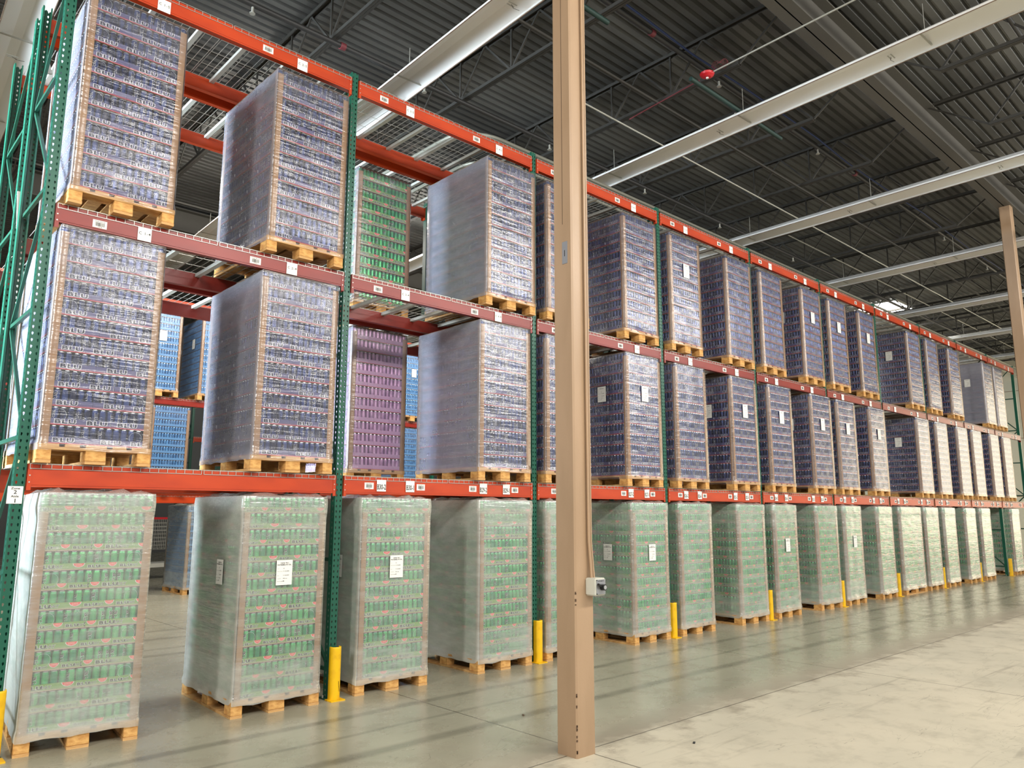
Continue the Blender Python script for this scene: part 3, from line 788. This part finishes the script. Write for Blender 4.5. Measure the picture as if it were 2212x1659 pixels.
# ------------------------------------------------------------------ floor
def floor_material():
    m = bpy.data.materials.new('polished_concrete'); m.use_nodes = True; nt = m.node_tree; g = NG(nt)
    b = nt.nodes['Principled BSDF']
    tc = nt.nodes.new('ShaderNodeTexCoord'); sep = nt.nodes.new('ShaderNodeSeparateXYZ'); nt.links.new(tc.outputs['Object'], sep.inputs[0])
    X, Y = sep.outputs['X'], sep.outputs['Y']
    def noise(sc, det, rough=0.55, dist=0.0):
        mp = nt.nodes.new('ShaderNodeMapping'); mp.inputs['Scale'].default_value = sc; nt.links.new(tc.outputs['Object'], mp.inputs['Vector'])
        n = nt.nodes.new('ShaderNodeTexNoise'); n.inputs['Scale'].default_value = 1; n.inputs['Detail'].default_value = det; n.inputs['Roughness'].default_value = rough
        n.inputs['Distortion'].default_value = dist
        nt.links.new(mp.outputs[0], n.inputs['Vector']); return n.outputs['Fac']
    def rng(v, a, b_, c=0, d=1):
        r = nt.nodes.new('ShaderNodeMapRange'); nt.links.new(v, r.inputs[0])
        for i, x in enumerate((a, b_, c, d)): r.inputs[i+1].default_value = x
        return r.outputs[0]
    def mix(f, a, c):
        mx = nt.nodes.new('ShaderNodeMix'); mx.data_type = 'RGBA'
        if isinstance(f, float): mx.inputs[0].default_value = f
        else: nt.links.new(f, mx.inputs[0])
        for i, v in ((6, a), (7, c)):
            if isinstance(v, tuple): mx.inputs[i].default_value = lin(v)+(1,)
            else: nt.links.new(v, mx.inputs[i])
        return mx.outputs[2]
    n1 = noise((0.6, 0.6, 1), 6); n2 = noise((3.5, 3.5, 1), 6, 0.65); n3 = noise((0.5, 7, 1), 5, 0.6, 0.6)
    green = mix(rng(n1, 0.35, 0.65), (150, 146, 126), (168, 164, 143))
    cream = mix(rng(n1, 0.35, 0.65), (204, 196, 174), (188, 182, 162))
    slab = g.m('ADD', rng(g.m('ADD', Y, g.m('MULTIPLY', rng(n2, 0.3, 0.7, -1, 1), 0.12)), -2.75, -2.2, 1, 0), 0.0)
    col = mix(slab, green, cream)
    col = mix(g.m('MULTIPLY', rng(n2, 0.5, 0.72), 0.35), col, (120, 114, 98))
    scr = g.m('MULTIPLY', rng(n3, 0.60, 0.72), g.m('MULTIPLY', rng(Y, -3.6, -2.2, 0.55, 0.0), 1.0))
    col = mix(scr, col, (104, 98, 84))
    # dusty, scuffed band along the joint
    wob = g.m('MULTIPLY', rng(n2, 0.3, 0.7, -1, 1), 0.22)
    band = rng(g.m('ABSOLUTE', g.m('ADD', g.m('ADD', Y, 2.50), wob)), 0.0, 0.30, 0.5, 0)
    col = mix(band, col, (126, 112, 96))
    # dark bands running along the aisle
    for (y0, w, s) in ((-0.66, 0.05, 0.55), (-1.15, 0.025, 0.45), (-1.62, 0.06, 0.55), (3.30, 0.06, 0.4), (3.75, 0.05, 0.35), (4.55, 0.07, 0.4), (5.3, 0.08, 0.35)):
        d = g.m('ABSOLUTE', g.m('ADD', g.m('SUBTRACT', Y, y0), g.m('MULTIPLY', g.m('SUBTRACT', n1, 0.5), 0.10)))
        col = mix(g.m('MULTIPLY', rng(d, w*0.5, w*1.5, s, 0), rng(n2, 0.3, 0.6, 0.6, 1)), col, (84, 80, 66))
    # saw-cut joints
    jn = None
    for v, c, w in ((Y, -2.62, 0.006), (Y, -6.92, 0.006), (Y, 5.9, 0.006), (X, 3.20, 0.006), (X, 7.50, 0.006), (X, 11.8, 0.006), (X, 16.1, 0.006), (X, 20.4, 0.006), (X, -1.1, 0.006)):
        d = g.m('LESS_THAN', g.m('ABSOLUTE', g.m('ADD', g.m('SUBTRACT', v, c), g.m('MULTIPLY', g.m('SUBTRACT', n2, 0.5), 0.01))), w)
        jn = d if jn is None else g.m('MAXIMUM', jn, d)
    col = mix(g.m('MULTIPLY', jn, 0.8), col, (60, 52, 42))
    # fine cracks
    ck = noise((0.22, 0.9, 1), 5, 0.6, 1.2)
    crk = g.m('MULTIPLY', g.m('LESS_THAN', g.m('ABSOLUTE', g.m('SUBTRACT', ck, 0.5)), 0.0011), 0.35)
    col = mix(crk, col, (84, 76, 62))
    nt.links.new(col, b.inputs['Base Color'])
    ro = g.m('ADD', rng(n2, 0.3, 0.7, 0.20, 0.32), g.m('MULTIPLY', slab, 0.14))
    nt.links.new(ro, b.inputs['Roughness'])
    b.inputs['Specular IOR Level'].default_value = 0.6
    bp = nt.nodes.new('ShaderNodeBump'); bp.inputs['Strength'].default_value = 0.08; bp.inputs['Distance'].default_value = 0.01
    nt.links.new(n2, bp.inputs['Height']); nt.links.new(bp.outputs[0], b.inputs['Normal'])
    return m
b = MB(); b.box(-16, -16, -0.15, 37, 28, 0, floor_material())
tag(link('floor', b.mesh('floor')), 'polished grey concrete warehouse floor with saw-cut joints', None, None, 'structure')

# ------------------------------------------------------------------ ceiling deck (ribs run along x)
ZD = 8.42
def deck_roof():
    m = mat('roof_deck_metal', (104, 105, 103), 0.5, 0.15, noise=((74, 75, 74), (0.35, 1.4, 1), 4, 0.38, 0.62))
    b = MB(); x0, x1 = -14, 36; y = -15.6; vs = []; prof = []
    while y < 26:
        prof += [(y, ZD), (y+0.090, ZD), (y+0.112, ZD+0.05), (y+0.130, ZD+0.05)]; y += 0.152
    n = len(prof)
    for x in (x0, x1): vs += [(x, py, pz) for py, pz in prof]
    b.add(vs, [(i, i+1, n+i+1, n+i) for i in range(n-1)], m)
    b.box(x0, -15.6, ZD+0.055, x1, 26, ZD+0.15, m)
    return b
tag(link('ceiling', deck_roof().mesh('ceiling')), 'dark grey corrugated steel roof deck', None, None, 'structure')

# skylight
b = MB(); b.box(23.7, 2.35, ZD-0.012, 25.3, 3.75, ZD-0.002, M['skylight'])
sk1 = link('skylight', None, None, (0, 0, 0)); tag(sk1, 'blown-out white skylight in the far roof above the top beam', 'skylight', 'roof skylights')
link('skylight_dome', b.mesh('skylight_dome'), sk1)
def rim(x0, y0, x1, y1):
    b = MB()
    for q in ((x0-.06, y0-.06, x1+.06, y0), (x0-.06, y1, x1+.06, y1+.06), (x0-.06, y0, x0, y1), (x1, y0, x1+.06, y1)): b.box(q[0], q[1], ZD-0.05, q[2], q[3], ZD+0.0, M['channel'])
    return b.mesh('skylight_frame')
link('skylight_frame', rim(23.7, 2.35, 25.3, 3.75), sk1)
b = MB(); b.box(23.7, 5.6, ZD-0.012, 25.3, 7.0, ZD-0.002, M['skylight'])
sk2 = link('skylight', None, None, (0, 0, 0)); tag(sk2, 'bright skylight glimpsed below the top beam between pallet tops', 'skylight', 'roof skylights')
link('skylight_dome', b.mesh('skylight_dome'), sk2); link('skylight_frame', rim(23.7, 5.6, 25.3, 7.0), sk2)

# ------------------------------------------------------------------ girders, joists
YG = -2.62
ZJ, ZB = 8.36, 7.67       # joist top / bottom chord
def girder_mesh(x0, x1):
    b = MB(); g0, g1 = 7.82, 8.33
    b.box(x0, -0.14, g0, x1, 0.14, g0+0.022, M['girder']); b.box(x0, -0.14, g1-0.022, x1, 0.14, g1, M['girder'])
    b.box(x0, -0.008, g0, x1, 0.008, g1, M['girder'])
    return b.mesh('girder')
for k, (y, nm) in enumerate(((YG, 'over the two beige columns, above the aisle'), (10.3, 'over the rack across the far aisle'), (-15.0, 'behind the camera'))):
    if k == 2: continue
    tag(link('roof_girder', girder_mesh(-13, 35.8), None, (0, y, 0)), 'long steel roof girder '+nm, 'girder')
SPAN = 12.92
def joist_parts():
    n = 10; L = SPAN-0.1; y0 = 0.05; web = []
    top = MB()
    for s in (-0.022, 0.022): top.box(s-0.018, y0, ZJ-0.006, s+0.018, y0+L, ZJ, M['steel_dk']); top.box(s-(0.018 if s < 0 else -0.013), y0, ZJ-0.05, s-(0.013 if s < 0 else -0.018), y0+L, ZJ, M['steel_dk'])
    bot = MB(); e = 0.85
    for s in (-0.022, 0.022): bot.box(s-0.018, y0+e, ZB, s+0.018, y0+L-e, ZB+0.006, M['steel_dk']); bot.box(s-(0.018 if s < 0 else -0.013), y0+e, ZB, s-(0.013 if s < 0 else -0.018), y0+L-e, ZB+0.05, M['steel_dk'])
    dy = (L-2*e)/n
    ys = [y0+e+i*dy for i in range(n+1)]
    segs = [((y0, ZJ-0.04), (ys[0], ZB+0.03))]
    for i in range(n):
        my = (ys[i]+ys[i+1])/2
        segs.append(((ys[i], ZB+0.03), (my, ZJ-0.03))); segs.append(((my, ZJ-0.03), (ys[i+1], ZB+0.03)))
        if i > 0: segs.append(((ys[i], ZB+0.03), (ys[i], ZJ-0.03)))
    segs.append(((ys[-1], ZB+0.03), (y0+L, ZJ-0.04)))
    return top.mesh('top_chord'), bot.mesh('bottom_chord'), segs
JT, JB, JS = joist_parts()
WM = [mk(lambda b, a=a, c=c: b.bar((0, a[0], a[1]), (0, c[0], c[1]), 0.026, 0.022, M['steel_dk'], up=(1, 0, 0)), 'web_member') for a, c in JS]
wall = MB()
for a, c in JS: wall.bar((0, a[0], a[1]), (0, c[0], c[1]), 0.026, 0.022, M['steel_dk'], up=(1, 0, 0))
WALL = wall.mesh('web')
JX = [3.2+12.92/6*k for k in range(-6, 16)]
for span, (y, nm, rg) in enumerate(((YG, 'roof joist above the racks', range(0, 22)), (YG-SPAN, 'roof joist nearer than the girder', range(3, 22)), (YG+SPAN, 'roof joist beyond the far rack', range(3, 20)))):
    for c_, k in enumerate(rg):
        x = JX[k]
        if x > 35: continue
        r = link('roof_joist', None, None, (x, y, 0))
        dd = k-6
        pos = 'in line with the near column' if dd == 0 else ('%s right of the near column' % ORD[dd-1] if 0 < dd <= 11 else 'number %s right of the near column' % dd if dd > 0 else '%s left of the near column' % ORD[-dd-1])
        pos = pos.replace('number 12', 'twelfth').replace('number 13', 'thirteenth').replace('number 14', 'fourteenth').replace('number 15', 'fifteenth')
        tag(r, '%s, %s' % (nm, pos), 'roof joist', nm.replace('roof joist', 'roof joists'))
        link('top_chord', JT, r); link('bottom_chord', JB, r)
        if span == 0 and 5 <= k <= 14:
            for w in WM: link('web_member', w, r)
        else: link('web', WALL, r)
# bridging rods along x
for i, (y, z) in enumerate(((-0.4, ZB+0.03), (3.9, ZB+0.03), (8.2, ZB+0.03), (3.9, ZJ-0.05), (-6.4, ZB+0.03))):
    b = MB(); b.bar((-9, 0, 0), (35.5, 0, 0), 0.03, 0.03, M['steel_dk'])
    tag(link('bridging_bar', b.mesh('bridging_bar'), None, (0, y, z-0.045 if z < 8 else z)), 'thin steel bridging bar crossing the joists, %s' % ('first beyond the girder', 'second beyond the girder', 'third beyond the girder', 'upper one tied to the top chords', 'one on the near side of the girder')[i], 'bridging bar')

# ------------------------------------------------------------------ strip reflectors
def strip_body(y0, y1):
    b = MB(); hw = 0.215
    pr = [(-hw, -0.03), (-hw, 0.0), (-0.06, 0.105), (0.06, 0.105), (hw, 0.0), (hw, -0.03), (hw-0.012, -0.03), (hw-0.012, -0.004), (0.052, 0.090), (-0.052, 0.090), (-hw+0.012, -0.004), (-hw+0.012, -0.03)]
    n = len(pr); vs = [(x, y, z) for y in (y0, y1) for x, z in pr]
    b.add(vs, [(i, (i+1) % n, n+(i+1) % n, n+i) for i in range(n)], M['strip'])
    b.add([(x, y0, z) for x, z in pr], [tuple(reversed(range(n)))], M['strip']); b.add([(x, y1, z) for x, z in pr], [tuple(range(n))], M['strip'])
    for s in (-1, 1): b.box(s*hw-0.004, y0, -0.036, s*hw+0.004, y1, -0.028, M['strip_edge'])
    return b.mesh('reflector')
def strip_lens(y0, y1):
    b = MB(); b.box(-0.20, y0+0.02, -0.022, 0.20, y1-0.02, -0.012, M['lens']); return b.mesh('lens')
HANG = mk(lambda b: (b.tube([(0, 0, 0.10), (0, 0, ZB-7.2+0.0)], 0.004, M['conduit'], 5), b.bar((-0.22, 0, 0.012), (0.22, 0, 0.012), 0.02, 0.012, M['conduit'])), 'hanger')
CLIP = mk(lambda b: (b.bar((-0.06, -0.02, -0.026), (0.06, -0.02, -0.026), 0.012, 0.008, M['conduit']), b.bar((-0.05, 0.02, -0.026), (0.05, 0.02, -0.026), 0.012, 0.008, M['conduit']), b.tube([(0, 0, -0.028), (0.05, 0.03, -0.034), (0.13, 0.02, -0.03)], 0.003, M['pipe_dk'], 4)), 'cable_clip')
for k in range(8):
    x = (-0.02, 3.97, 8.10, 12.42, 16.75, 21.08, 25.38, 29.68)[k]
    y0, y1 = (-12.0, 16.0) if k < 6 else (-12.0, 12.0) if k == 6 else (-12, 3.0)
    r = link('strip_light', None, None, (x, 0, 7.2), -0.04 if k < 3 else -0.025)
    tag(r, 'long white strip light fixture hung under the joists, %s from the left' % ORD[k], 'strip light', 'white strip fixtures')
    link('reflector', strip_body(y0, y1), r)
    y = y0+0.8
    while y < y1: link('hanger', HANG, r, (0, y, 0)); link('cable_clip', CLIP, r, (0, y+0.4, 0)); y += 2.44

# ------------------------------------------------------------------ pipes and conduits
def pipe(name, label, pts, r, m, cat='pipe', kids=()):
    b = MB(); b.tube(pts, r, m, 10); o = link(name, b.mesh(name)); tag(o, label, cat)
    for nm, me, loc in kids: link(nm, me, o, loc)
    return o
SPR = mk(lambda b: (b.tube([(0, 0, 0), (0, 0, -0.09)], 0.016, M['conduit'], 6), b.tube([(0, 0, -0.09), (0, 0, -0.10)], 0.035, M['conduit'], 8)), 'sprinkler_head')
CPL = mk(lambda b: b.tube([(-0.035, 0, 0), (0.035, 0, 0)], 0.048, M['red_dk'], 10), 'pipe_coupling')
pipe('sprinkler_pipe', 'black sprinkler pipe running along the aisle between girder and rack', [(-9, -1.1, 7.95), (35, -1.1, 7.95)], 0.036, M['pipe_dk'], 'pipe', [('sprinkler_head', SPR, (x, -1.1, 7.93)) for x in (1.8, 4.9, 8.0, 11.1, 14.2, 17.3, 20.4)]+[('pipe_coupling', CPL, (x, -1.1, 7.95)) for x in (6.4, 12.6)])
pipe('sprinkler_pipe', 'black sprinkler pipe above the racks, hung below the joists', [(-9, 1.48, 7.60), (35, 1.48, 7.60)], 0.036, M['pipe_dk'], 'pipe', [('sprinkler_head', SPR, (x, 1.48, 7.58)) for x in (2.1, 4.6, 7.1, 9.6, 12.1, 15.2)]+[('pipe_coupling', CPL, (3.3, 1.48, 7.60))])
pipe('sprinkler_pipe', 'black sprinkler pipe near the roof girder on its far side from the rack', [(4, -4.4, 7.95), (35, -4.4, 7.95)], 0.03, M['pipe_dk'])
pipe('blue_cable', 'blue cable run beside the sprinkler pipe over the aisle', [(-6+i*1.2, -1.22+0.03*math.sin(i*1.3), 7.97-0.02*(i % 2)) for i in range(34)], 0.014, M['blue_cable'], 'cable')
pipe('green_tube', 'short dark green tube hung beside the aisle joists, first one', [(4.4, -1.38, 7.36), (5.15, -1.38, 7.36)], 0.03, M['tube_dk'], 'tube')
pipe('green_tube', 'long dark green tube hung below the joists right of the near column', [(6.85, -1.37, 7.36), (9.25, -1.37, 7.36)], 0.03, M['tube_dk'], 'tube')
pipe('conduit', 'thin steel conduit crossing the joists right of the near column', [(6.5, 0.28, 7.6), (34, 0.28, 7.6)], 0.014, M['conduit'], 'conduit')
pipe('conduit', 'thin steel conduit beyond the girder towards the far end', [(14, 1.0, 7.7), (34, 1.0, 7.7)], 0.012, M['conduit'], 'conduit')
# flat white boards standing between the back-to-back frames at the left end
for i, (x, z0, z1, lean) in enumerate(((0.06, 5.72, 5.95, -0.07), (0.0, 3.80, 4.52, -0.05), (0.07, 2.66, 3.80, -0.05))):
    b = MB(); b.bar((x-lean/2, 1.16, z0), (x+lean/2, 1.16, z1), 0.045, 0.02, M['channel'], up=(0, 1, 0))
    tag(link('white_slat', b.mesh('white_slat')), 'white slat between the green frames at the left end, %s' % ('top one', 'middle one', 'lowest and longest')[i], 'slat')
def arch(x0, y, z, dy):
    pts = [(34, y, z), (x0+0.6, y, z)]
    for i in range(1, 9):
        a = PI/2*i/8; pts.append((x0+0.6-0.6*math.sin(a), y+0.6-0.6*math.cos(a), z))
    pts.append((x0, y+dy, z)); return pts
pipe('conduit', 'grey conduit above the top beam with a bend at its left end, upper one', arch(5.05, 1.05, 6.98, 3), 0.030, M['conduit_dull'], 'conduit')
pipe('conduit', 'grey conduit above the top beam with a bend at its left end, lower one', arch(5.35, 1.05, 6.66, 3), 0.026, M['conduit_dull'], 'conduit')
# red bell with its conduit
r = link('alarm_bell', None, None, (7.27, -1.36, 7.6)); tag(r, 'red round alarm bell under the joists right of the near column', 'alarm bell')
b = MB(); b.lathe([(0.0, -0.045), (0.05, -0.04), (0.09, -0.015), (0.10, 0.01), (0.09, 0.02), (0.0, 0.02)], M['red'], 20); link('bell_dome', b.mesh('bell_dome'), r)
b = MB(); b.tube([(0, 0, -0.045), (0, 0, -0.06)], 0.018, M['white'], 10); link('centre_bolt', b.mesh('centre_bolt'), r)
b = MB()
for k in range(5): b.tube([((0.07+0.02*math.sin(k))*math.cos(a/16*2*PI)+0.06, (0.07+0.015*k)*math.sin(a/16*2*PI)-0.16, 0.10+0.03*math.sin(a+k)) for a in range(17)], 0.0025, M['red_dk'], 4, False)
link('coiled_wire', b.mesh('coiled_wire'), r)
pipe('conduit', 'thin conduit running from the red bell over the aisle', [(7.27, -1.47, 7.6), (7.22, -3.4, 7.62), (7.2, -7.6, 7.62)], 0.012, M['conduit'], 'conduit')
pipe('conduit', 'red sleeved cable running from the bell back towards the rack', [(7.33, -1.2, 7.61), (7.42, -0.1, 7.60), (7.42, 0.1, 7.58)], 0.010, M['red_dk'], 'conduit')

# ------------------------------------------------------------------ columns
def column(x, label, near):
    r = link('building_column', None, None, (x, YG, 0)); tag(r, label, 'column')
    b = MB(); h = 0.10; c = 0.012
    pr = [(-h+c, -h), (h-c, -h), (h, -h+c), (h, h-c), (h-c, h), (-h+c, h), (-h, h-c), (-h, -h+c)]
    zs = [0, 7.82]; n = 8
    vs = [(a, d, z) for z in zs for a, d in pr]
    b.add(vs, [(i, (i+1) % n, n+(i+1) % n, n+i) for i in range(n)], M['beige'])
    if near:
        b.box(-h-0.0012, -0.006, 3.95, -h+0.002, -0.001, 7.8, M['beige_dk'])
        rnd = random.Random(4)
        for k in range(16):     # chips of paint knocked off the corner
            z = rnd.choice((0.05, 0.12, 0.2, 0.35, 0.42, 1.05, 1.1))+rnd.uniform(-0.02, 0.02)
            s = rnd.uniform(0.003, 0.008); b.box(-h+0.002-s*0.2, -h-0.0006+0.002, z, -h+0.004+s, -h+0.008, z+rnd.uniform(0.005, 0.02), M['beige_dk'])
    link('column_shaft', b.mesh('column_shaft'), r)
    return r
C1 = column(3.12, 'near beige square steel column with a grey switch box', True)
C2 = column(16.12, 'far beige column at the right edge under the girder', False)
b = MB(); b.box(-0.1035, -0.055, 3.62, -0.100, 0.0, 3.80, M['grey_plate']); b.box(-0.1045, -0.030, 3.68, -0.1035, -0.024, 3.73, M['black'])
link('cover_plate', b.mesh('cover_plate'), C1)
b = MB()
b.tube([(0.030, -0.118, 7.8), (0.030, -0.118, 1.50), (0.042, -0.125, 1.30), (0.042, -0.13, 1.22)], 0.0105, M['beige'], 8)
link('conduit_run', b.mesh('conduit_run'), C1)
b = MB()
b.tube([(0.056, -0.114, 7.8), (0.056, -0.114, 1.50), (0.068, -0.122, 1.30), (0.068, -0.13, 1.22)], 0.0095, M['beige'], 8)
link('conduit_run', b.mesh('conduit_run'), C1)
sw = link('switch_box', None, C1, (0.062, -0.150, 1.165))
bm = bmesh.new(); bmesh.ops.create_cube(bm, size=1)
for v in bm.verts: v.co = Vector((v.co.x*0.115, v.co.y*0.10, v.co.z*0.125))
bmesh.ops.bevel(bm, geom=bm.edges[:], offset=0.008, segments=3, affect='EDGES')
me = bpy.data.meshes.new('box_body'); bm.to_mesh(me); bm.free(); me.materials.append(M['grey_box']); link('box_body', me, sw)
b = MB(); b.box(-0.048, -0.053, -0.052, 0.048, -0.050, 0.052, M['grey_plate'])
at(b, text_mb('AUTOMATIC', 0.008, M['ink'], 1.0, 0.02, 'CENTER', 1), 0, -0.0535, 0.038)
b.mi = b.mi; 
for q in ((-0.045, -0.048), (-0.045, 0.048)): b.tube([(q[0], -0.055, q[1]), (q[0], -0.05, q[1])], 0.004, M['black'], 8)
tag(link('face_plate', b.mesh('face_plate'), sw), 'grey switch face plate')
b = MB(); b.tube([(0.008, -0.085, -0.002), (0.008, -0.052, -0.002)], 0.022, M['black'], 18); b.bar((0.0, -0.070, 0.0), (-0.050, -0.068, 0.022), 0.014, 0.014, M['black'])
b.tube([(0.008, -0.088, -0.002), (0.008, -0.084, -0.002)], 0.015, M['can_top'], 16)
tag(link('rotary_knob', b.mesh('rotary_knob'), sw), 'black rotary knob with lever')
# paint-splashed base of the near column
tag(link('debris_chip', mk(lambda b: b.box(-0.02, -0.008, 0, 0.02, 0.008, 0.006, M['pipe_dk']), 'debris_chip'), None, (3.95, -3.05, 0.0), 0.5), 'small dark chip of debris on the floor right of the near column', 'debris')
tag(link('debris_chip', mk(lambda b: b.box(-0.014, -0.006, 0, 0.014, 0.006, 0.008, M['beige_dk']), 'debris_chip'), None, (3.55, -1.62, 0.0), 1.1), 'small brown chip of debris on the floor left of the near column', 'debris')

# ------------------------------------------------------------------ walls
b = MB(); b.box(36, -16, 0, 36.2, 28, 8.6, M['wall'])
for z in (2.4, 4.8, 6.8): b.box(35.985, -16, z, 36, 28, z+0.02, M['post'])
tag(link('wall_right', b.mesh('wall_right')), 'cream end wall beyond the rack', None, None, 'structure')
b = MB(); b.box(-16, 27.8, 0, 36, 28, 8.6, M['wall_grey']); tag(link('wall_back', b.mesh('wall_back')), 'grey back wall far behind the racks', None, None, 'structure')
b = MB(); b.box(35.90, 3.3, 3.6, 35.98, 4.3, 7.0, M['foil'])
tag(link('insulation_blanket', b.mesh('insulation_blanket')), 'silvery insulation blanket on the cream end wall', 'insulation')

# ------------------------------------------------------------------ cart in the far aisle
r = link('wire_cart', None, None, (5.9, 14.6, 0), 0.2); tag(r, 'wire basket cart with a red top rail beyond the far rack', 'cart')
b = MB()
for i in range(11):
    t = -0.5+0.1*i
    b.bar((t, -0.3, 0.75), (t, -0.3, 1.5), 0.008, 0.008, M['galv']); b.bar((t, 0.3, 0.75), (t, 0.3, 1.5), 0.008, 0.008, M['galv'])
for z in [0.75+0.094*i for i in range(9)]:
    for s in (-1, 1): b.bar((-0.5, 0.3*s, z), (0.5, 0.3*s, z), 0.008, 0.008, M['galv']); b.bar((0.5*s, -0.3, z), (0.5*s, 0.3, z), 0.008, 0.008, M['galv'])
link('basket', b.mesh('basket'), r)
b = MB()
for s in (-1, 1): b.bar((-0.52, 0.31*s, 1.53), (0.52, 0.31*s, 1.53), 0.04, 0.05, M['red']); b.bar((0.52*s, -0.31, 1.53), (0.52*s, 0.31, 1.53), 0.04, 0.05, M['red'])
tag(link('top_rail', b.mesh('top_rail'), r), 'red top rail')
b = MB(); b.box(-0.55, -0.34, 0.30, 0.55, 0.34, 0.40, M['channel'])
for sx in (-1, 1):
    for sy in (-1, 1): b.bar((0.5*sx, 0.3*sy, 0.2), (0.5*sx, 0.3*sy, 0.76), 0.03, 0.03, M['galv'])
link('chassis', b.mesh('chassis'), r)
WH = mk(lambda b: b.tube([(-0.02, 0, 0.1), (0.02, 0, 0.1)], 0.1, M['black'], 16), 'wheel')
for sx in (-1, 1):
    for sy in (-1, 1): link('wheel', WH, r, (0.5*sx, 0.3*sy, 0))
